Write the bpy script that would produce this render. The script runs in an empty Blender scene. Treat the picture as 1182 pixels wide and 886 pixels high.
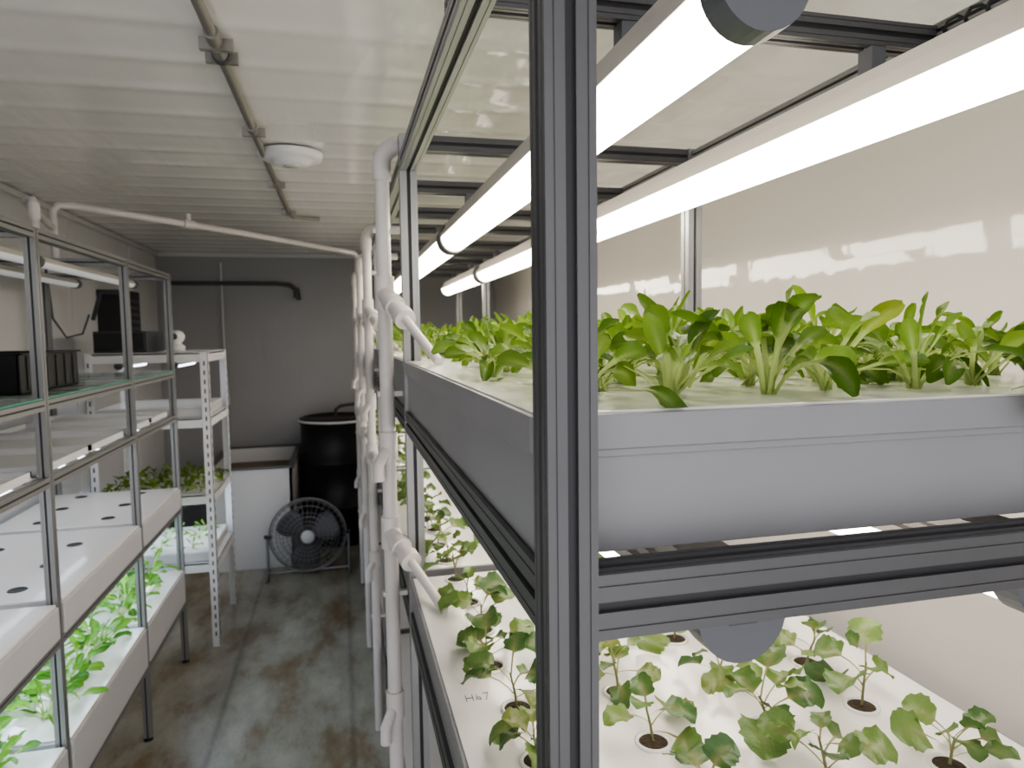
import bpy, math, random
from mathutils import Vector, Matrix
random.seed(31)
H=1.72   # eye height above floor
sc=bpy.context.scene

# ------------------------------------------------------------------ materials
def newmat(name):
    m=bpy.data.materials.new(name); m.use_nodes=True
    nt=m.node_tree; b=nt.nodes['Principled BSDF']
    return m,nt,b
def simple(name,col,rough=.5,metal=0,bump=0,bscale=40,var=0,spec=.5,coat=0,vs=7):
    m,nt,b=newmat(name)
    b.inputs['Base Color'].default_value=(*col,1)
    b.inputs['Roughness'].default_value=rough
    b.inputs['Metallic'].default_value=metal
    b.inputs['Specular IOR Level'].default_value=spec
    b.inputs['Coat Weight'].default_value=coat
    tc=nt.nodes.new('ShaderNodeTexCoord')
    if bump:
        no=nt.nodes.new('ShaderNodeTexNoise'); no.inputs['Scale'].default_value=bscale; no.inputs['Detail'].default_value=4
        nt.links.new(tc.outputs['Object'],no.inputs['Vector'])
        bp=nt.nodes.new('ShaderNodeBump'); bp.inputs['Strength'].default_value=bump; bp.inputs['Distance'].default_value=.01
        nt.links.new(no.outputs['Fac'],bp.inputs['Height']); nt.links.new(bp.outputs['Normal'],b.inputs['Normal'])
    if var:
        n2=nt.nodes.new('ShaderNodeTexNoise'); n2.inputs['Scale'].default_value=vs; n2.inputs['Detail'].default_value=6
        nt.links.new(tc.outputs['Object'],n2.inputs['Vector'])
        mx=nt.nodes.new('ShaderNodeMix'); mx.data_type='RGBA'
        mx.inputs['A'].default_value=(*[c*(1-var) for c in col],1); mx.inputs['B'].default_value=(*[min(1,c*(1+var)) for c in col],1)
        nt.links.new(n2.outputs['Fac'],mx.inputs['Factor']); nt.links.new(mx.outputs['Result'],b.inputs['Base Color'])
    return m
def emit(name,col,s):
    m,nt,b=newmat(name)
    b.inputs['Base Color'].default_value=(.9,.9,.9,1)
    b.inputs['Emission Color'].default_value=(*col,1); b.inputs['Emission Strength'].default_value=s
    b.inputs['Roughness'].default_value=.4
    return m
ALU=simple('aluminium_profile_shaded',(.105,.105,.11),.42,.4,var=.15,spec=.4)  # darker copy of the same aluminium, shade put into its colour
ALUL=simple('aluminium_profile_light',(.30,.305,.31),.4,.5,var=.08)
ALUD=simple('aluminium_slot_shade',(.035,.035,.04),.5,.3)  # painted shade for the slot floors, not a darker metal
PVC=simple('pvc_pipe',(.60,.57,.565),.35,var=.10)
TRAY=simple('tray_plastic',(.235,.235,.25),.35,var=.10)
TRAYW=simple('channel_plastic',(.55,.55,.57),.35,var=.05)
BOARD=simple('grow_board',(.74,.73,.71),.22,var=.03,coat=.2)
WHITE=simple('white_enamel',(.74,.75,.78),.35)
BLACK=simple('black_plastic',(.012,.012,.014),.45)
DARK=simple('dark_grey_plastic',(.06,.065,.075),.45)
GREYCAP=simple('grey_end_cap',(.12,.125,.14),.45)
GALV=simple('galvanised_conduit',(.30,.29,.27),.4,.6)
WIRE=simple('chromed_wire',(.28,.28,.30),.35,.5)
RUST=simple('stained_basin',(.16,.12,.08),.6,var=.4)
SOIL=simple('grow_sponge',(.05,.035,.022),.9,bump=.8,bscale=200)
CREAM=simple('lamp_housing',(.55,.52,.485),.4)
WARM=emit('led_diffuser_warm',(1,.90,.77),9)
WARM2=emit('led_diffuser_warm_lower',(1,.89,.77),6.5)
COOL=emit('led_diffuser_cool',(.72,.84,1),15)
COOLD=emit('led_diffuser_cool_dim',(.78,.86,1),4)
COOLX=emit('led_diffuser_cool_faint',(.85,.9,1),.1)
GL,nt,b=newmat('glass_shelf'); b.inputs['Base Color'].default_value=(.75,.92,.85,1); b.inputs['Roughness'].default_value=.05
b.inputs['Alpha'].default_value=.25
GLE=simple('glass_edge',(.10,.32,.24),.1)

def wallmat(name,col,scale,rough=.28,bstr=.25,ns=1.6,dist=.02,gr=.04,det=3):
    m,nt,b=newmat(name)
    tc=nt.nodes.new('ShaderNodeTexCoord')
    mp=nt.nodes.new('ShaderNodeMapping'); mp.inputs['Scale'].default_value=scale
    nt.links.new(tc.outputs['Object'],mp.inputs['Vector'])
    no=nt.nodes.new('ShaderNodeTexNoise'); no.inputs['Scale'].default_value=ns; no.inputs['Detail'].default_value=det
    nt.links.new(mp.outputs[0],no.inputs['Vector'])
    bp=nt.nodes.new('ShaderNodeBump'); bp.inputs['Strength'].default_value=bstr; bp.inputs['Distance'].default_value=dist
    nt.links.new(no.outputs['Fac'],bp.inputs['Height']); nt.links.new(bp.outputs['Normal'],b.inputs['Normal'])
    n2=nt.nodes.new('ShaderNodeTexNoise'); n2.inputs['Scale'].default_value=3; n2.inputs['Detail'].default_value=6
    nt.links.new(tc.outputs['Object'],n2.inputs['Vector'])
    mx=nt.nodes.new('ShaderNodeMix'); mx.data_type='RGBA'
    mx.inputs['A'].default_value=(*[c*(1-gr) for c in col],1); mx.inputs['B'].default_value=(*[min(1,c*(1+gr)) for c in col],1)
    nt.links.new(n2.outputs['Fac'],mx.inputs['Factor'])
    nt.links.new(mx.outputs['Result'],b.inputs['Base Color'])
    b.inputs['Roughness'].default_value=rough
    return m
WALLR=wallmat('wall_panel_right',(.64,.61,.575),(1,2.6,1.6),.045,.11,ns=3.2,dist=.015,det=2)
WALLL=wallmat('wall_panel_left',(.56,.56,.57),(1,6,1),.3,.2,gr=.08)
WALLB=wallmat('wall_panel_back_shaded',(.30,.30,.315),(6,1,1),.35,.15,gr=.08)  # far-end shadow is put into this darker base colour
CEIL=wallmat('ceiling_panel',(.82,.81,.805),(5,1.2,1),.12,.28)

FLO,nt,b=newmat('worn_floor')
tc=nt.nodes.new('ShaderNodeTexCoord'); mp=nt.nodes.new('ShaderNodeMapping'); mp.inputs['Scale'].default_value=(2.0,.9,1)
nt.links.new(tc.outputs['Object'],mp.inputs['Vector'])
n1=nt.nodes.new('ShaderNodeTexNoise'); n1.inputs['Scale'].default_value=2.2; n1.inputs['Detail'].default_value=10; n1.inputs['Roughness'].default_value=.66
nt.links.new(mp.outputs[0],n1.inputs['Vector'])
cr=nt.nodes.new('ShaderNodeValToRGB')
e=cr.color_ramp.elements; e[0].position=.30; e[0].color=(.22,.165,.105,1); e[1].position=.70; e[1].color=(.56,.56,.50,1)
k=e.new(.42); k.color=(.30,.255,.185,1); k=e.new(.50); k.color=(.38,.375,.325,1)
nt.links.new(n1.outputs['Fac'],cr.inputs[0])
sp=nt.nodes.new('ShaderNodeSeparateXYZ'); nt.links.new(tc.outputs['Object'],sp.inputs[0])
md=nt.nodes.new('ShaderNodeMath'); md.operation='PINGPONG'; md.inputs[1].default_value=.29; nt.links.new(sp.outputs['X'],md.inputs[0])
lt=nt.nodes.new('ShaderNodeMapRange'); lt.inputs['From Min'].default_value=0; lt.inputs['From Max'].default_value=.02; lt.inputs['To Min'].default_value=.7; lt.inputs['To Max'].default_value=1
nt.links.new(md.outputs[0],lt.inputs['Value'])
mx=nt.nodes.new('ShaderNodeMix'); mx.data_type='RGBA'; mx.blend_type='MULTIPLY'; mx.inputs['Factor'].default_value=1
nt.links.new(cr.outputs[0],mx.inputs['A']); nt.links.new(lt.outputs[0],mx.inputs['B']); nt.links.new(mx.outputs['Result'],b.inputs['Base Color'])
n3=nt.nodes.new('ShaderNodeTexNoise'); n3.inputs['Scale'].default_value=60
bp=nt.nodes.new('ShaderNodeBump'); bp.inputs['Strength'].default_value=.3; bp.inputs['Distance'].default_value=.005
nt.links.new(tc.outputs['Object'],n3.inputs['Vector']); nt.links.new(n3.outputs['Fac'],bp.inputs['Height']); nt.links.new(bp.outputs['Normal'],b.inputs['Normal'])
b.inputs['Roughness'].default_value=.3

def leafmat(name,cd,cb,rib,old,trans=.35):
    m,nt,b=newmat(name)
    at=nt.nodes.new('ShaderNodeAttribute'); at.attribute_name='tint'
    s=nt.nodes.new('ShaderNodeSeparateColor'); nt.links.new(at.outputs['Color'],s.inputs[0])
    def mix(a,bc,fac):
        q=nt.nodes.new('ShaderNodeMix'); q.data_type='RGBA'
        if isinstance(a,tuple): q.inputs['A'].default_value=(*a,1)
        else: nt.links.new(a,q.inputs['A'])
        q.inputs['B'].default_value=(*bc,1); nt.links.new(fac,q.inputs['Factor']); return q.outputs['Result']
    c=mix(mix(mix(cd,cb,s.outputs[0]),old,s.outputs[1]),rib,s.outputs[2])
    nt.links.new(c,b.inputs['Base Color'])
    b.inputs['Roughness'].default_value=.36
    tr=nt.nodes.new('ShaderNodeBsdfTranslucent'); nt.links.new(c,tr.inputs['Color'])
    ms=nt.nodes.new('ShaderNodeMixShader'); ms.inputs[0].default_value=trans
    out=nt.nodes['Material Output']
    nt.links.new(b.outputs[0],ms.inputs[1]); nt.links.new(tr.outputs[0],ms.inputs[2]); nt.links.new(ms.outputs[0],out.inputs['Surface'])
    no=nt.nodes.new('ShaderNodeTexNoise'); no.inputs['Scale'].default_value=90
    tcc=nt.nodes.new('ShaderNodeTexCoord'); nt.links.new(tcc.outputs['Object'],no.inputs['Vector'])
    bp=nt.nodes.new('ShaderNodeBump'); bp.inputs['Strength'].default_value=.45; bp.inputs['Distance'].default_value=.004
    nt.links.new(no.outputs['Fac'],bp.inputs['Height']); nt.links.new(bp.outputs['Normal'],b.inputs['Normal'])
    return m
LEAF=leafmat('tatsoi_leaf',(.045,.115,.010),(.22,.35,.040),(.44,.53,.20),(.40,.42,.06),.38)
LEAF2=leafmat('seedling_leaf',(.050,.115,.035),(.16,.25,.065),(.28,.27,.13),(.36,.33,.07))
LEAF3=leafmat('salad_leaf',(.05,.20,.02),(.22,.50,.06),(.45,.6,.2),(.4,.45,.08))

# ------------------------------------------------------------------ mesh builder
class B:
    def __init__(s): s.v=[];s.f=[];s.m=[];s.mats=[];s.sm=[];s.col=None
    def mi(s,m):
        if m not in s.mats: s.mats.append(m)
        return s.mats.index(m)
    def add(s,vs,fs,m,smooth=False):
        o=len(s.v); s.v+= [tuple(v) for v in vs]; i=s.mi(m)
        for f in fs: s.f.append(tuple(o+k for k in f)); s.m.append(i); s.sm.append(smooth)
    def box(s,x0,x1,y0,y1,z0,z1,m):
        vs=[(x,y,z) for z in (z0,z1) for y in (y0,y1) for x in (x0,x1)]
        s.add(vs,[(0,2,3,1),(4,5,7,6),(0,1,5,4),(2,6,7,3),(0,4,6,2),(1,3,7,5)],m)
    def tube(s,pts,r,m,n=14,cap=True,closed=False):
        pts=[Vector(p) for p in pts]; N=len(pts)
        rs=r if isinstance(r,(list,tuple)) else [r]*N
        t0=(pts[1]-pts[0]).normalized()
        up=Vector((0,0,1)) if abs(t0.z)<.9 else Vector((1,0,0))
        nrm=t0.cross(up).normalized(); vs=[]
        for i in range(N):
            if closed: t=(pts[(i+1)%N]-pts[i-1]).normalized()
            elif i==0: t=t0
            elif i==N-1: t=(pts[-1]-pts[-2]).normalized()
            else: t=((pts[i+1]-pts[i]).normalized()+(pts[i]-pts[i-1]).normalized()).normalized()
            nrm=(nrm-t*nrm.dot(t)).normalized(); bn=t.cross(nrm)
            for k in range(n):
                a=2*math.pi*k/n; vs.append(pts[i]+(nrm*math.cos(a)+bn*math.sin(a))*rs[i])
        fs=[]
        for i in range(N if closed else N-1):
            j=(i+1)%N
            for k in range(n):
                k2=(k+1)%n; fs.append((i*n+k,i*n+k2,j*n+k2,j*n+k))
        s.add(vs,fs,m,True)
        if cap and not closed:
            s.add(vs[:n],[tuple(range(n-1,-1,-1))],m); s.add(vs[-n:],[tuple(range(n))],m)
    def ring(s,c,R,r,m,axis='Y',n=40,k=8):
        P=[]
        for i in range(n):
            a=2*math.pi*i/n; u,v=R*math.cos(a),R*math.sin(a)
            P.append({'Y':(c[0]+u,c[1],c[2]+v),'Z':(c[0]+u,c[1]+v,c[2]),'X':(c[0],c[1]+u,c[2]+v)}[axis])
        s.tube(P,r,m,k,closed=True)
    def prof(s,axis,a,b_,cu,cv,hu,hv,m=None,slotw=.0042,dp=.006):
        m=m or ALU
        def side(h):
            L=[]
            for c,w,d in ((-.66*h,.0008,.0012),(0,slotw,dp),(.66*h,.0008,.0012)):
                L+=[(c-w,0),(c-w,d),(c+w,d),(c+w,0)]
            return L
        P=[(-hu,-hv)]
        for (c,d) in side(hu): P.append((c,-hv+d))
        P.append((hu,-hv))
        for (c,d) in side(hv): P.append((hu-d,c))
        P.append((hu,hv))
        for (c,d) in side(hu): P.append((-c,hv-d))
        P.append((-hu,hv))
        for (c,d) in side(hv): P.append((-hu+d,-c))
        n=len(P); vs=[]
        for t in (a,b_):
            for (u,v) in P:
                vs.append({'Z':(cu+u,cv+v,t),'Y':(cu+u,t,cv+v),'X':(t,cu+u,cv+v)}[axis])
        fs=[(i,(i+1)%n,n+(i+1)%n,n+i) for i in range(n)]
        fs+=[tuple(range(n-1,-1,-1)),tuple(range(n,2*n))]
        s.add(vs,fs,m)
        e=.0004
        for (uu,vv,su,sv) in ((0,-hv+dp-e*2,slotw,e),(0,hv-dp+e*2,slotw,e),(-hu+dp-e*2,0,e,slotw),(hu-dp+e*2,0,e,slotw)):  # dark strips on the slot floors paint the recess shade
            x0,x1,y0,y1=cu+uu-su,cu+uu+su,cv+vv-sv,cv+vv+sv
            if axis=='Z': s.box(x0,x1,y0,y1,a,b_,ALUD)
            elif axis=='Y': s.box(x0,x1,a,b_,y0,y1,ALUD)
            else: s.box(a,b_,x0,x1,y0,y1,ALUD)
    def lathe(s,c,prof,m,n=32,axis='Z'):
        vs=[];fs=[]
        for (r,z) in prof:
            for k in range(n):
                a=2*math.pi*k/n; u,v=r*math.cos(a),r*math.sin(a)
                vs.append({'Z':(c[0]+u,c[1]+v,c[2]+z),'Y':(c[0]+u,c[1]+z,c[2]+v)}[axis])
        for i in range(len(prof)-1):
            for k in range(n):
                k2=(k+1)%n; fs.append((i*n+k,i*n+k2,(i+1)*n+k2,(i+1)*n+k))
        s.add(vs,fs,m,True)
    def obj(s,name,bevel=0,parent=None):
        me=bpy.data.meshes.new(name); me.from_pydata(s.v,[],s.f)
        for m in s.mats: me.materials.append(m)
        me.polygons.foreach_set('material_index',s.m); me.polygons.foreach_set('use_smooth',s.sm)
        if s.col:
            ca=me.color_attributes.new('tint','FLOAT_COLOR','POINT')
            ca.data.foreach_set('color',[x for c in s.col for x in (*c,1)])
        me.update()
        o=bpy.data.objects.new(name,me); sc.collection.objects.link(o)
        if bevel:
            bv=o.modifiers.new('bevel','BEVEL'); bv.width=bevel; bv.segments=2; bv.limit_method='ANGLE'
        if parent: o.parent=parent
        return o

# ------------------------------------------------------------------ room shell
XL,XR,YB,YF,ZC=-1.49,1.42,6.4,-1.2,H+.70
b=B(); b.box(XL-.1,XR+.1,YF,YB+.1,-.06,0,FLO); b.obj('floor')
vs=[];fs=[];pitch=.235; n=0; y=YF
while y<=YB+.05:
    ph=((y-YF)%pitch)/pitch
    z=ZC+.003-.003*(math.exp(-((ph-.5)/.13)**2))
    vs+=[(XL-.05,y,z),(XR+.05,y,z)]; n+=1; y+=pitch/16
fs=[(2*i,2*i+1,2*i+3,2*i+2) for i in range(n-1)]
b=B(); b.add(vs,fs,CEIL,True); b.box(XL-.05,XR+.05,YF,YB+.05,ZC+.03,ZC+.08,CEIL); b.obj('ceiling')
b=B(); b.box(XR,XR+.06,YF,YB,0,ZC,WALLR); b.obj('wall_right')
b=B(); b.box(XL-.06,XL,YF,YB,0,ZC,WALLL)
for y in (2.1,3.3,4.5,5.7): b.box(XL,XL+.004,y-.03,y+.03,0,ZC,WALLL)
b.obj('wall_left')
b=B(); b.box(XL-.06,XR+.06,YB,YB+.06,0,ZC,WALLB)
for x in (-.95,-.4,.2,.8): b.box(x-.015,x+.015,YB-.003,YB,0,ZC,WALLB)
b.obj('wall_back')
b=B(); b.box(XL,XR,YB-.02,YB-.003,ZC-.03,ZC,WALLL); b.obj('trim_1')
b=B(); b.box(XL,XL+.03,YF,YB-.03,ZC-.03,ZC-.003,WALLL); b.obj('trim_2')
b=B(); b.box(XR-.02,XR,YF,YB-.03,ZC-.02,ZC-.003,CEIL); b.obj('trim_3')

# ------------------------------------------------------------------ lamps
def batten(bb,x,y0,y1,z,emat,w=.047,dpt=.050,hz=.044,house=CREAM):
    n=16; vs=[]
    for y in (y0+.035,y1-.035):
        for k in range(n+1):
            a=math.pi*k/n; vs.append((x-w*math.cos(a),y,z-dpt*math.sin(a)))
    fs=[(k,k+1,n+2+k,n+1+k) for k in range(n)]
    bb.add(vs,fs,emat,True)
    P=[(-w-.002,-.002),(w+.002,-.002),(w+.002,hz*.28),(w*.86,hz*.34),(w*.86,hz*.55),(w*.72,hz*.62),(w*.68,hz),(-w*.68,hz),(-w*.72,hz*.62),(-w*.86,hz*.55),(-w*.86,hz*.34),(-w-.002,hz*.28)]
    q=len(P); vs=[(x+u,y,z+v) for y in (y0+.035,y1-.035) for u,v in P]
    bb.add(vs,[(i,(i+1)%q,q+(i+1)%q,q+i) for i in range(q)],house)
    for (ya,yb) in ((y0,y0+.035),(y1-.035,y1)):
        Q=[(-(w+.004)*math.cos(math.pi*k/n),-(dpt+.004)*math.sin(math.pi*k/n)) for k in range(n+1)]+[(w+.004,hz*.3),(w*.72,hz+.002),(-w*.72,hz+.002),(-w-.004,hz*.3)]
        m=len(Q); vs=[(x+u,y,z+v) for y in (ya,yb) for u,v in Q]
        fs=[(i,(i+1)%m,m+(i+1)%m,m+i) for i in range(m)]+[tuple(range(m)),tuple(range(2*m-1,m-1,-1))]
        bb.add(vs,fs,GREYCAP)
        yo=y0-.002 if ya==y0 else y1+.002
        bb.box(x-.016,x+.016,min(yo,yo+.002),max(yo,yo+.002),z-.012,z-.002,DARK)

# ------------------------------------------------------------------ right rack
PX0,PX1=.167,.915
PY=[.51,1.70,3.05,4.40,5.45]
TOP=H+.47
b=B()
for y in PY:
    for x in (PX0,PX1): b.prof('Z',.02,TOP,x,y,.02,.02,m=ALU if y<1 else ALUL)  # near posts take the copy with shade in its colour
    for x in (PX0,PX1): b.lathe((x,y,0),[(.0,.0),(.024,0),(.024,.008),(.008,.012),(.008,.03)],BLACK,16)
BZ=(-.214,-.715,-1.45)
for i in range(len(PY)-1):
    a,c=PY[i]+.02,PY[i+1]-.02
    b.prof('Y',a,c,PX0,H+.402,.02,.02,m=ALUL)
    b.prof('Y',a,c,PX1,H+.452,.012,.012,m=ALUL,slotw=.003,dp=.004)
    for z in BZ:
        b.prof('Y',a,c,PX0,H+z,.02,.026)
        b.prof('Y',a,c,PX1,H+z,.02,.026)
for y in PY:
    b.prof('X',PX0+.02,PX1-.02,y,H+.45,.018,.018)
    for z in BZ: b.prof('X',PX0+.02,PX1-.02,y,H+z,.02,.026)
for y in (.93,2.15,2.6,3.5,3.95,4.9):
    b.prof('X',PX0-.02,PX1-.012,y,H+.441,.018,.0185)
    for z in (-.225,-.73): b.prof('X',PX0+.02,PX1-.02,y,H+z,.012,.012)
for y in PY[1:]:
    for z in (-.188,-.688):
        b.box(PX0-.012,PX0+.012,y-.05,y-.02,H+z,H+z+.0012,ALU); b.box(PX0-.012,PX0+.012,y-.0215,y-.0205,H+z,H+z+.03,ALU)
b.obj('aluminium_grow_rack')

def trays(name,ztop,zbot,mat,board,x0=.148,x1=.934,lip=.032):
    b=B()
    for i in range(len(PY)-1):
        a,c=PY[i]+.026,PY[i+1]-.022
        b.box(x0+.006,x1-.006,a+.006,c-.006,zbot,ztop-lip,mat)
        b.box(x0,x1,a,a+.006,ztop-lip,ztop-.002,mat); b.box(x0,x1,c-.006,c,ztop-lip,ztop-.002,mat)
        b.box(x0,x0+.006,a+.006,c-.006,ztop-lip,ztop-.002,mat); b.box(x1-.006,x1,a+.006,c-.006,ztop-lip,ztop-.002,mat)
        b.box(x0+.003,x1-.003,a+.003,c-.003,ztop-lip-.007,ztop-lip+.0005,mat)
        b.box(x0+.006,x1-.006,a+.006,c-.006,ztop-lip,ztop,board)
    return b.obj(name,bevel=.0012)
trays('hydroponic_tray',H-.067,H-.188,TRAY,BOARD)
trays('hydroponic_tray',H-.600,H-.689,TRAY,BOARD)
trays('hydroponic_tray',H-1.33,H-1.424,TRAY,BOARD)
b=B(); zm=H-.5996
def st(p,q):
    b.tube([(p[0],p[1],zm),(q[0],q[1],zm)],.0006,DARK,6)
ox,oy=.182,1.075
for seg in (((0,0),(0,.02)),((.011,0),(.011,.02)),((0,.010),(.011,.010)),((.019,.018),(.016,.004)),((.016,.004),(.024,.002)),((.024,.002),(.023,.010)),((.023,.010),(.017,.009)),((.029,.02),(.038,.02)),((.038,.02),(.032,0))):
    st((ox+seg[0][0],oy+seg[0][1]),(ox+seg[1][0],oy+seg[1][1]))
b.obj('pencil_marking')

def lampset(name,rows,segs,z,emat,br=None,**kw):
    b=B()
    for x in rows:
        for (a,c) in segs:
            batten(b,x,a,c,z,emat,**kw)
            if br:
                for y in (a+.33,c-.33): b.box(x-.012,x+.012,y-.015,y+.015,z+.04,br,GREYCAP)
    return b.obj(name)
lampset('grow_light_batten',(.398,.802),[(.60,2.47),(2.5,3.9),(3.95,5.3)],H+.334,WARM,H+.424)
lampset('grow_light_batten',(.395,.80),[(.62,2.4),(2.45,3.85),(3.9,5.3)],H-.292,WARM2)
b=B()
pts=[(.885,.55+.15*i,H+.418-.008*math.sin(i*1.7)) for i in range(33)]
b.tube(pts,.003,DARK,8)
pts=[(.865+.010*math.cos(i*1.1),.66+.006*i,H+.43+.010*math.sin(i*1.1)) for i in range(36)]
b.tube(pts,.0028,BLACK,6)
b.obj('power_cable')

# ------------------------------------------------------------------ pvc plumbing on right rack
b=B()
for j,(y,x,top) in enumerate(((1.745,.108,.45),(2.93,.112,.42),(3.75,.105,.40),(4.75,.10,.40))):
    arc=[(x,y,H+top-.04)]
    for k in range(1,7):
        a=math.pi/2*k/6; arc.append((x+.045*(1-math.cos(a)),y,H+top-.04+.045*math.sin(a)))
    b.tube([(x,y,.02),(x,y,H+top-.04)],.018,PVC,18)
    b.tube([(x,y,H+top-.08),arc[0]]+arc[1:]+[(x+.085,y,H+top+.005)],.0225,PVC,18)
    if j: b.tube([(x+.05,y,H+top+.005),(x+.20,y,H+top+.005)],.017,PVC,16)
    for zt,tr in ((.10,-.067),(-.50,-.60)):
        z0=H+zt
        b.tube([(x,y,z0-.04),(x,y,z0+.04)],.024,PVC,18)
        e1=Vector((x,y,z0+.0)); e2=Vector((x+.090,y-.30,H+tr+.006))
        d=e2-e1
        b.tube([e1,e1+d*.18],.022,PVC,16); b.tube([e1+d*.16,e1+d*.24],.026,PVC,16); b.tube([e1+d*.24,e1+d*.36],.020,PVC,16)
        b.tube([e1+d*.35,e1+d*.43],.025,PVC,16)
        b.tube([e1+d*.4,e2],.0105,PVC,12)
    for zt in (-.28,-.95):
        b.tube([(x,y,H+zt-.035),(x,y,H+zt+.035)],.023,PVC,18)
        b.tube([(x,y,H+zt),(x-.028,y-.04,H+zt-.04),(x-.028,y-.04,H+zt-.08)],.014,PVC,12)
    for zt in (.25,-.15,-.66,-1.2):
        b.box(x-.023,x+.038,y-.004,y+.012,H+zt-.006,H+zt+.006,PVC)
b.obj('pvc_water_pipes')

b=B()
P=[(-1.13,3.25,H+.31),(-1.13,3.25,H+.52),(-1.115,3.27,H+.545),(-1.07,3.31,H+.55),(-.5,3.9,H+.535),(.10,4.72,H+.53),(.12,4.75,H+.51),(.12,4.75,H+.43)]
b.tube(P,.015,PVC,14)
b.tube([(-.72,3.67,H+.541),(-.68,3.71,H+.540)],.021,PVC,14)
b.tube([(-.70,3.69,H+.54),(-.70,3.69,H+.59)],.011,PVC,14)
b.tube([(-.92,2.50,H+.31),(-.92,2.50,H+.41),(-.93,2.52,H+.435),(-.98,2.6,H+.44),(-1.10,3.1,H+.45),(-1.13,3.25,H+.45)],.012,PVC,14)
b.tube([(-.92,2.50,H+.37),(-.92,2.50,H+.42)],.016,PVC,14)
b.obj('overhead_water_pipe')

# ------------------------------------------------------------------ ceiling items
b=B()
zc=ZC-.020
b.tube([(-.265,-.6,zc),(-.26,4.15,zc),(-.25,4.24,zc),(-.20,4.3,zc),(-.1,4.32,zc)],.0125,GALV,12)
for y in (.9,1.72,1.80,2.45,3.3,4.05):
    b.tube([(-.262,y,zc),(-.262,y+.05,zc)],.0175,GALV,12)
    b.box(-.30,-.225,y+.07,y+.085,zc-.014,zc+.014,GALV)
b.tube([(-.262,1.85,zc),(-.262,1.87,zc)],.021,DARK,12)
b.obj('electrical_conduit')
b=B()
b.lathe((-.165,2.85,ZC-.003),[(.0,-.048),(.05,-.048),(.07,-.042),(.078,-.03),(.10,-.03),(.115,-.024),(.12,-.01),(.12,.0)],WHITE,40)
b.lathe((-.165,2.85,ZC-.052),[(.0,-.002),(.028,-.002),(.03,.004)],CREAM,24)
b.obj('ceiling_vent')

# ------------------------------------------------------------------ leaves
def leaf(bb,base,az,el,curl,pet,bl,wid,tint,old=0,kind=0,n=9,twist=0,cup=.35,pw=.0028,zmin=None):
    L=pet+bl; pos=Vector(base); o=len(bb.v)
    zmin=base[2]+.001 if zmin is None else zmin
    ca,sa=math.cos(az),math.sin(az)
    tp=pet/L
    ts=[tp*i/3 for i in range(3)]+[tp+(1-tp)*i/(n-1) for i in range(n)]
    prev=0
    for i,t in enumerate(ts):
        ds=(t-prev)*L; prev=t
        e=el-curl*(t**1.5)
        d=Vector((ca*math.cos(e),sa*math.cos(e),math.sin(e)))
        pos=pos+d*ds
        nrm=Vector((-ca*math.sin(e),-sa*math.sin(e),math.cos(e)))
        side=Vector((-sa,ca,0))
        tw=twist*t
        side2=side*math.cos(tw)+nrm*math.sin(tw); nrm2=nrm*math.cos(tw)-side*math.sin(tw)
        if t<=tp: w=pw*(1 if t<tp*.7 else 1.3); s=0
        else:
            s=(t-tp)/(1-tp)
            if kind==0: w=wid*(math.sin(math.pi*min(1,s**.95*.93+.07))**.62)*(.55+.55*s) if s<1 else wid*.10
            else:
                w=wid*max(0,(1-(2*s-.80)**2/1.46))**.5 if s<.98 else wid*.06
                w*=1+.07*(1 if i%2 else -1)
            w=max(w,pw)
        for k,u in enumerate((-1,-.5,0,.5,1)):
            lift=cup*abs(u)**1.6*w*(1 if t>tp else .8)
            wav=.16*w*math.sin(s*11+u*3+az*5)*abs(u)
            q=pos+side2*u*w+nrm2*(lift+wav)
            if q.z<zmin: q.z=zmin
            bb.v.append(tuple(q))
            rib=(.8 if t<=tp else (.65*(1-s) if k==2 else .0))
            bb.col.append((min(1,max(0,tint+(.12 if k in(1,3) else 0)-.1*s)),old*(s*.5+.5),rib))
    mi=bb.mi(bb.lm)
    for i in range(len(ts)-1):
        for k in range(4):
            bb.f.append((o+i*5+k,o+i*5+k+1,o+(i+1)*5+k+1,o+(i+1)*5+k)); bb.m.append(mi); bb.sm.append(True)
R=random.uniform
def rosette(bb,x,y,z,s=1,nl=10,up=0.0):
    a0=R(0,6.28)
    for i in range(nl):
        f=i/nl
        az=a0+i*2.4+R(-.4,.4)
        el=min(1.5,R(.5,1.0)+f*.5+up)
        curl=R(.3,2.1)*(1.15-f*.4)
        leaf(bb,(x+R(-.006,.006),y+R(-.006,.006),z),az,el,curl,s*R(.038,.075)*(1-.12*f),s*R(.034,.060)*(1-.15*f),s*R(.010,.0165)*(1-.1*f),R(.0,.75)+.3*f,old=(.5 if R(0,1)<.01 else 0),twist=R(-1.4,1.4),cup=R(.15,.8),pw=.0027)
def seedling(bb,x,y,z,s=1,nl=6):
    h=s*R(.03,.06); lx,ly=R(-.014,.014),R(-.014,.014)
    a0=R(0,6.28)
    o=len(bb.v)
    st=[Vector((x,y,z-.0)),Vector((x+lx*.4,y+ly*.4,z+h*.5)),Vector((x+lx,y+ly,z+h))]
    bb.tube(st,[.0022,.002,.0016],bb.lm,6,cap=False)
    for _ in range(len(bb.v)-o): bb.col.append((.7,.15,.9))
    for i in range(nl):
        f=i/max(1,nl-1)
        p=st[0].lerp(st[2],.30+.70*f)
        az=a0+i*2.3+R(-.4,.4)
        el=R(.40,.95)+.4*f
        sz=(1-.35*f)*R(.75,1.15)
        leaf(bb,p,az,el,R(.8,2.0),s*R(.024,.048)*sz,s*R(.038,.052)*sz,s*R(.019,.026)*sz,R(.0,.9),old=(R(.2,.6) if R(0,1)<.08 else 0),kind=1,n=11,twist=R(-.9,.9),cup=R(.05,.5),pw=.0014,zmin=z+.002)
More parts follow.
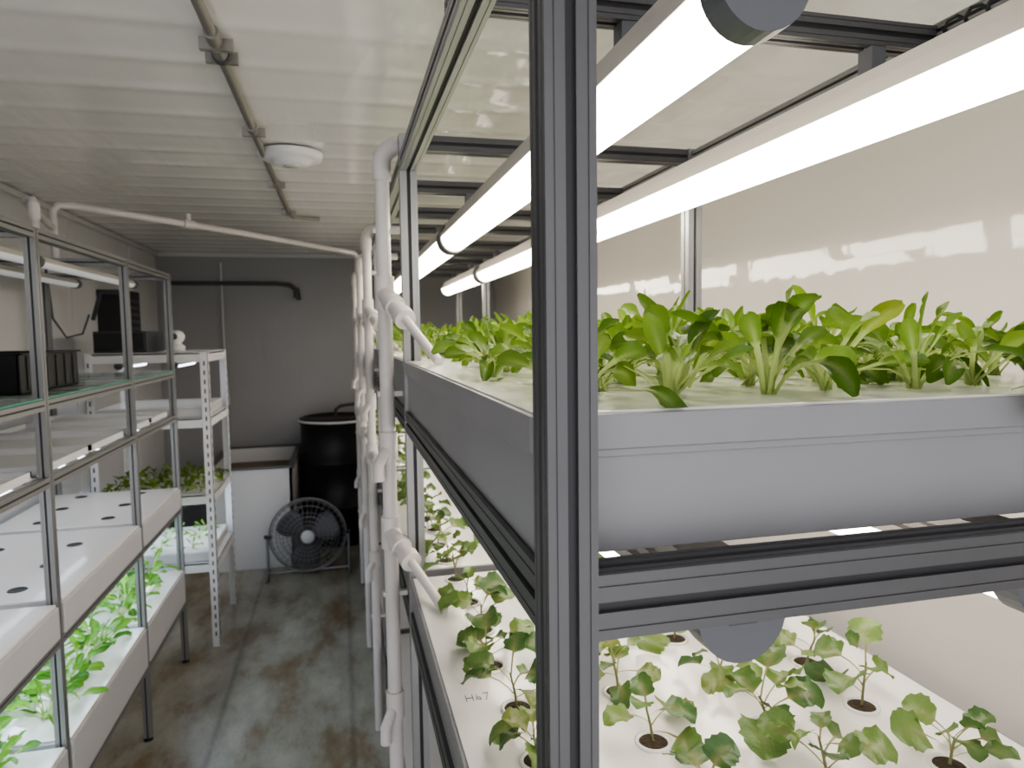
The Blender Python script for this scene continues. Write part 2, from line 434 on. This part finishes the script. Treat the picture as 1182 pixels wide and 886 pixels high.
def LB(m):
    bb=B(); bb.col=[]; bb.lm=m; return bb

bb=LB(LEAF); zt=H-.067
Y=.625; r=0
while Y<5.35:
    for k in range(8):
        X=.235+.092*k+(.045 if r%2 else 0)
        if X>.88 or any(abs(Y-p)<.05 for p in PY): continue
        if X<.31 and 1.32<Y<1.6: continue
        rosette(bb,X+R(-.018,.018),Y+R(-.018,.018),zt,R(.78,1.12)*(1.2 if R(0,1)<.22 else 1),13 if Y<2.2 else 8,up=R(.0,.35))
    Y+=.095 if Y<2.2 else .14; r+=1
leaf(bb,(.645,.546,zt+.003),-1.45,.45,2.9,.012,.055,.017,.0,cup=.3,pw=.003,zmin=-1)
leaf(bb,(.665,.55,zt+.002),-1.2,.5,2.4,.015,.045,.015,.2,cup=.3,pw=.003,zmin=-1)
bb.obj('tatsoi_crop')

bb=LB(LEAF2); cb=B(); zl=H-.600
def cup(cb,x,y,z,r=.021):
    cb.lathe((x,y,z),[(r+.006,0),(r+.006,.003),(r+.001,.0035),(r,.001),(r-.001,.0004)],BOARD,24)
    cb.lathe((x,y,z+.0006),[(r,0.0006),(r*.55,.0012),(0,.003)],SOIL,20)
Y=.745; r=0
while Y<5.3:
    for k in range(4):
        X=.25+.18*k
        if any(abs(Y-p)<.045 for p in PY): continue
        x,y=X+R(-.008,.008),Y+R(-.008,.008)
        cup(cb,x,y,zl)
        if R(0,1)<.96: seedling(bb,x,y,zl,R(1.0,1.42),random.choice((6,7,8,9)))
    Y+=.1475; r+=1
bb.obj('seedling_crop'); cb.obj('net_cups')

# ------------------------------------------------------------------ left rack
LX0,LX1=-1.40,-.85
LY=[1.45,2.27,3.14,3.87]
b=B()
L_=dict(m=ALUL,slotw=.003,dp=.004)
for y in LY:
    for x in (LX0,LX1):
        b.prof('Z',.015,H+.315,x,y,.015,.015,**L_)
        b.lathe((x,y,0),[(.0,.0),(.018,0),(.018,.006),(.006,.01),(.006,.02)],BLACK,12)
LZ=(.30,-.195,-.42,-.90,-1.40)
for x in (LX0,LX1):
    for i in range(3):
        a,c=LY[i]+.015,LY[i+1]-.015
        for z in LZ: b.prof('Y',a,c,x,H+z,.015,.015,**L_)
for y in LY:
    for z in LZ: b.prof('X',LX0+.015,LX1-.015,y,H+z,.015,.015,**L_)
for y in [1.6,1.8,2.0,2.45,2.62,2.8,2.96,3.32,3.5,3.68]:
    for z in (-.42,-.20): b.prof('X',LX0+.015,LX1-.015,y,H+z,.008,.008,m=ALUL,slotw=.002,dp=.002)
b.obj('aluminium_nursery_rack')
b=B()
for i in range(3):
    a,c=LY[i]+.02,LY[i+1]-.02
    b.box(LX0-.01,LX1+.012,a,c,H-.178,H-.172,GL)
    b.box(LX1+.012,LX1+.0135,a,c,H-.178,H-.172,GLE)
b.obj('glass_shelf_panels')
b=B()
for i in range(3):
    a,c=LY[i]+.03,LY[i+1]-.03
    for k in range(2):
        y0=a+(c-a)*k/2+.01; y1=a+(c-a)*(k+1)/2-.01
        b.box(LX0+.02,LX1-.02,y0,y1,H-.404,H-.398,WHITE)
        for (p,q,r_,s_) in ((LX0+.02,LX0+.03,y0,y1),(LX1-.03,LX1-.02,y0,y1),(LX0+.02,LX1-.02,y0,y0+.01),(LX0+.02,LX1-.02,y1-.01,y1)):
            b.box(p,q,r_,s_,H-.398,H-.38,WHITE)
b.obj('propagation_flats')
for (zt_,zb_) in ((-.78,-.885),(-1.215,-1.385)):
    b=B()
    for i in range(3):
        a,c=LY[i]+.02,LY[i+1]-.02
        b.box(LX0-.02,LX1+.02,a,c,H+zb_,H+zt_-.01,TRAYW)
        b.box(LX0-.015,LX1+.015,a+.004,c-.004,H+zt_-.01,H+zt_,BOARD)
        if zt_>-1:
            y=a+.12
            while y<c-.05:
                for x in (-1.26,-1.0): b.lathe((x,y,H+zt_),[(0,.001),(.024,.001),(.027,.0025),(.028,0)],BLACK,20)
                y+=.24
    b.obj('nft_channel_tray',bevel=.003)
lampset('nursery_light',(-1.25,-1.0),[(1.5,2.65),(2.68,3.84)],H+.262,COOLX,w=.02,dpt=.02,hz=.016)
lampset('nursery_light',(-1.28,-1.0),[(1.5,2.65),(2.68,3.84)],H-.45,COOLD,w=.018,dpt=.018,hz=.012)
lampset('nursery_light',(-1.25,-1.0),[(1.5,2.65),(2.68,3.84)],H-.932,COOL,w=.018,dpt=.018,hz=.012)
bb=LB(LEAF3)
y=1.58
while y<3.84:
    for x in (-1.28,-1.12,-.96):
        if any(abs(y-p)<.04 for p in LY): continue
        rosette(bb,x+R(-.02,.02),y+R(-.02,.02),H-1.215,R(1.1,1.6),13)
    y+=.12
bb.obj('salad_crop')
b=B()
for (x0,x1,y0,y1) in ((-1.36,-.93,2.36,2.86),(-1.36,-.93,1.62,2.12)):
    z0,z1=H-.171,H-.045
    t=.008
    b.box(x0+.01,x1-.01,y0+.01,y1-.01,z0,z0+.006,BLACK)
    for q in ((x0+.01,x0+.01+t,y0+.01,y1-.01),(x1-.01-t,x1-.01,y0+.01,y1-.01),(x0+.01,x1-.01,y0+.01,y0+.01+t),(x0+.01,x1-.01,y1-.01-t,y1-.01)): b.box(*q,z0,z1,BLACK)
    for q in ((x0,x0+.02,y0,y1),(x1-.02,x1,y0,y1),(x0,x1,y0,y0+.02),(x0,x1,y1-.02,y1)): b.box(*q,z1-.006,z1,BLACK)
    for k in range(6):
        xx=x1-.011; yy=y0+.06+k*.075; b.box(xx,xx+.006,yy,yy+.012,z0+.01,z1-.01,BLACK)
b.obj('black_crates',bevel=.002)
# ------------------------------------------------------------------ white boltless shelving
b=B()
sx0,sx1,sy0,sy1=-1.30,-.70,4.02,4.64
for x,dx in ((sx0,1),(sx1,-1)):
    for y,dy in ((sy0,1),(sy1,-1)):
        b.box(min(x,x+dx*.003),max(x,x+dx*.003),min(y,y+dy*.04),max(y,y+dy*.04),0,H-.085,WHITE)
        b.box(min(x,x+dx*.04),max(x,x+dx*.04),min(y,y+dy*.003),max(y,y+dy*.003),0,H-.085,WHITE)
        for i in range(31):
            z=.06+i*.05
            b.box(x+dx*.02-.004,x+dx*.02+.004,y-dy*.0006-.0003,y-dy*.0006+.0003,z,z+.025,DARK)
            b.box(x-dx*.0006-.0003,x-dx*.0006+.0003,y+dy*.02-.004,y+dy*.02+.004,z,z+.025,DARK)
for z in (-.085,-.44,-.86,-1.24):
    zz=H+z
    b.box(sx0+.003,sx1-.003,sy0+.003,sy1-.003,zz-.012,zz-.004,WHITE)
    for q in ((sx0+.003,sx0+.006,sy0+.003,sy1-.003),(sx1-.006,sx1-.003,sy0+.003,sy1-.003),(sx0+.003,sx1-.003,sy0+.003,sy0+.006),(sx0+.003,sx1-.003,sy1-.006,sy1-.003)):
        b.box(*q,zz-.055,zz,WHITE)
b.obj('white_metal_shelving')
b=B()
for z in (-.44,-1.24):
    b.box(sx0+.03,sx1-.03,sy0+.03,sy1-.03,H+z,H+z+.05,TRAYW); b.box(sx0+.035,sx1-.035,sy0+.035,sy1-.035,H+z+.05,H+z+.056,BOARD)
b.obj('germination_trays',bevel=.003)
lampset('shelf_light',(-1.15,-.88),[(4.06,4.60)],H-.155,COOLD,w=.016,dpt=.016,hz=.013)
lampset('shelf_light',(-1.15,-.88),[(4.06,4.60)],H-.93,COOL,w=.016,dpt=.016,hz=.013)
bb=LB(LEAF)
for i in range(5):
    for j in range(5): rosette(bb,sx0+.08+i*.11,sy0+.08+j*.115,H-.862,R(.8,1.2),8)
bb.obj('herb_seedlings')
bb=LB(LEAF3)
for i in range(3):
    for j in range(3): rosette(bb,sx0+.12+i*.17,sy0+.1+j*.19,H-1.184,R(.7,1),7)
bb.obj('herb_seedlings')
b=B()
b.lathe((-.91,4.30,H-.085),[(0,0),(.04,0),(.045,.01),(.045,.03),(.027,.04),(.027,.05),(.04,.062),(.046,.085),(.038,.105),(.02,.116),(0,.118)],WHITE,24)
b.tube([(-.91,4.25,H-.002),(-.91,4.225,H-.002)],.018,DARK,16)
b.obj('dosing_pump')
b=B()
b.box(-1.28,-1.02,4.12,4.5,H-.085,H+.03,DARK); b.box(-1.27,-1.03,4.10,4.12,H-.07,H+.02,BLACK)
b.tube([(-1.15,4.3,H+.03),(-1.15,4.3,H+.2),(-1.2,4.3,H+.25),(-1.3,4.35,H+.25),(-1.36,4.4,H+.1)],.012,DARK,10)
b.tube([(-1.42,3.95,H+.35),(-1.42,4.0,H+.1),(-1.38,4.05,H+.0),(-1.32,4.1,H+.02),(-1.3,4.15,H+.12)],.006,DARK,8)
b.obj('water_chiller',bevel=.004)
b=B(); b.box(XL,XL+.16,4.9,5.25,H-.12,H+.30,BLACK)
for k in range(8): b.box(XL+.16,XL+.165,4.92,5.23,H-.09+k*.045,H-.07+k*.045,DARK)
b.obj('wall_ventilator',bevel=.004)

# ------------------------------------------------------------------ far end objects
b=B()
x0,x1,y0,y1,h=-.98,-.375,5.30,6.36,H-.975
b.box(x0,x1,y0,y0+.03,0,h,WHITE); b.box(x0,x1,y1-.03,y1,0,h,WHITE); b.box(x0,x0+.03,y0,y1,0,h,WHITE); b.box(x1-.03,x1,y0,y1,0,h,WHITE)
b.box(x0+.03,x1-.03,y0+.03,y1-.03,h-.16,h-.12,RUST)
for q in ((x0-.012,x1+.012,y0-.012,y0+.035),(x0-.012,x1+.012,y1-.035,y1),(x0-.012,x0+.035,y0,y1),(x1-.035,x1+.012,y0,y1)): b.box(*q,h-.002,h+.014,GREYCAP)
b.obj('reservoir_basin',bevel=.004)
b=B()
hh=H-.66
b.lathe((-.06,5.95,0),[(0,0),(.27,0),(.285,.02),(.29,.3),(.30,.31),(.30,.33),(.29,.34),(.29,.66),(.30,.67),(.30,.69),(.29,.70),(.285,hh-.08),(.295,hh-.07),(.295,hh-.03),(.27,hh-.02),(.26,hh-.035),(0,hh-.035)],BLACK,48)
b.ring((-.06,5.95,hh-.045),.297,.010,WHITE,'Z',48)
b.tube([(-.06,5.95,hh-.04),(-.06,5.95,hh+.03),(-.02,5.97,hh+.06),(.1,6.1,hh+.06)],.014,DARK,10)
b.obj('black_water_drum')
e=bpy.data.objects.new('floor_fan',None); sc.collection.objects.link(e)
fx,fy,fz,fr=-.27,5.08,.292,.265
b=B()
for yy,rr in ((-.055,.05),(-.052,.08),(-.052,.11),(-.048,.14),(-.045,.17),(-.034,.215),(-.018,.25),(0,fr),(.02,.25),(.04,.20),(.05,.12)):
    b.ring((fx,fy+yy,fz),rr,.0022 if rr<fr else .007,WIRE,'Y',48,6)
for k in range(36):
    a=2*math.pi*k/36; c,s=math.cos(a),math.sin(a)
    b.tube([(fx+rr*c,fy+yy,fz+rr*s) for rr,yy in ((.045,-.056),(.11,-.052),(.17,-.045),(.215,-.034),(.25,-.018),(fr,0),(.25,.02),(.20,.04),(.10,.05))],.0015,WIRE,5,cap=False)
b.lathe((fx,fy-.062,fz),[(0,0),(.045,.0),(.047,.006),(.045,.012)],WHITE,28,'Y')
b.obj('guard',parent=e)
b=B()
for k in range(3):
    a0=2*math.pi*k/3+.4; vs=[]
    for i in range(8):
        r=.035+.19*i/7
        for j in range(5):
            u=j/4; wd=.55+.35*math.sin(math.pi*i/7)
            a=a0+(u-.5)*wd*1.5
            vs.append((fx+r*math.cos(a),fy-.02+.05*(u-.5),fz+r*math.sin(a)))
    fs=[(i*5+j,i*5+j+1,(i+1)*5+j+1,(i+1)*5+j) for i in range(7) for j in range(4)]
    b.add(vs,fs,GREYCAP,True)
b.tube([(fx,fy-.045,fz),(fx,fy+.0,fz)],.038,DARK,20)
o=b.obj('blades',parent=e); so=o.modifiers.new('t','SOLIDIFY'); so.thickness=.002
b=B()
b.tube([(fx,fy-.0,fz),(fx,fy+.10,fz)],.055,DARK,24)
for sx in (-1,1):
    X=fx+sx*(fr+.015)
    b.tube([(X,fy+.02,fz),(X,fy+.02,.03),(X,fy-.12,.012)],.010,WIRE,10)
    b.tube([(X,fy+.02,.03),(X,fy+.12,.012)],.010,WIRE,10)
    b.tube([(fx+sx*(fr+.03),fy+.02,fz),(fx+sx*(fr-.01),fy,fz)],.014,DARK,10)
b.tube([(fx-fr-.015,fy+.02,.03),(fx+fr+.015,fy+.02,.03)],.010,WIRE,10)
b.obj('stand',parent=e)
b=B()
zz=H+.44
b.tube([(-1.38,6.3,zz),(-.52,6.3,zz),(-.42,6.3,zz-.01),(-.35,6.3,zz-.06),(-.34,6.3,zz-.14)],.018,DARK,14)
b.tube([(-.36,6.3,zz-.04),(-.36,6.3,zz-.12)],.026,DARK,14)
for x in (-1.2,-.6): b.box(x-.015,x+.015,6.3,6.4,zz-.015,zz+.015,DARK)
b.obj('drain_hose')
b=B(); b.tube([(-.97,6.36,H+.62),(-.97,6.36,H-.1),(-.95,6.36,H-.6)],.008,WALLL,8)
b.obj('wall_cable')

# ------------------------------------------------------------------ light & world
w=bpy.data.worlds.new('w'); sc.world=w; w.use_nodes=True
w.node_tree.nodes['Background'].inputs[0].default_value=(.985,.98,1,1); w.node_tree.nodes['Background'].inputs[1].default_value=1.5

# ------------------------------------------------------------------ camera
cam=bpy.data.cameras.new('camera'); co=bpy.data.objects.new('camera',cam); sc.collection.objects.link(co); sc.camera=co
psi,th,rho=math.radians(13.8),math.radians(4.3),math.radians(.75)
f=Vector((math.sin(psi)*math.cos(th),math.cos(psi)*math.cos(th),-math.sin(th)))
r0=Vector((math.cos(psi),-math.sin(psi),0)); u0=r0.cross(f)
r=r0*math.cos(rho)-u0*math.sin(rho); u=u0*math.cos(rho)+r0*math.sin(rho)
M=Matrix((r,u,-f)).transposed().to_4x4(); M.translation=Vector((0,0,H)); co.matrix_world=M
cam.sensor_width=36; cam.lens=800/1182*36; cam.clip_start=.02
cam.dof.use_dof=True; cam.dof.focus_distance=.78; cam.dof.aperture_fstop=9
sc.view_settings.view_transform='AgX'
sc.view_settings.look='AgX - Medium High Contrast'
sc.view_settings.exposure=.55
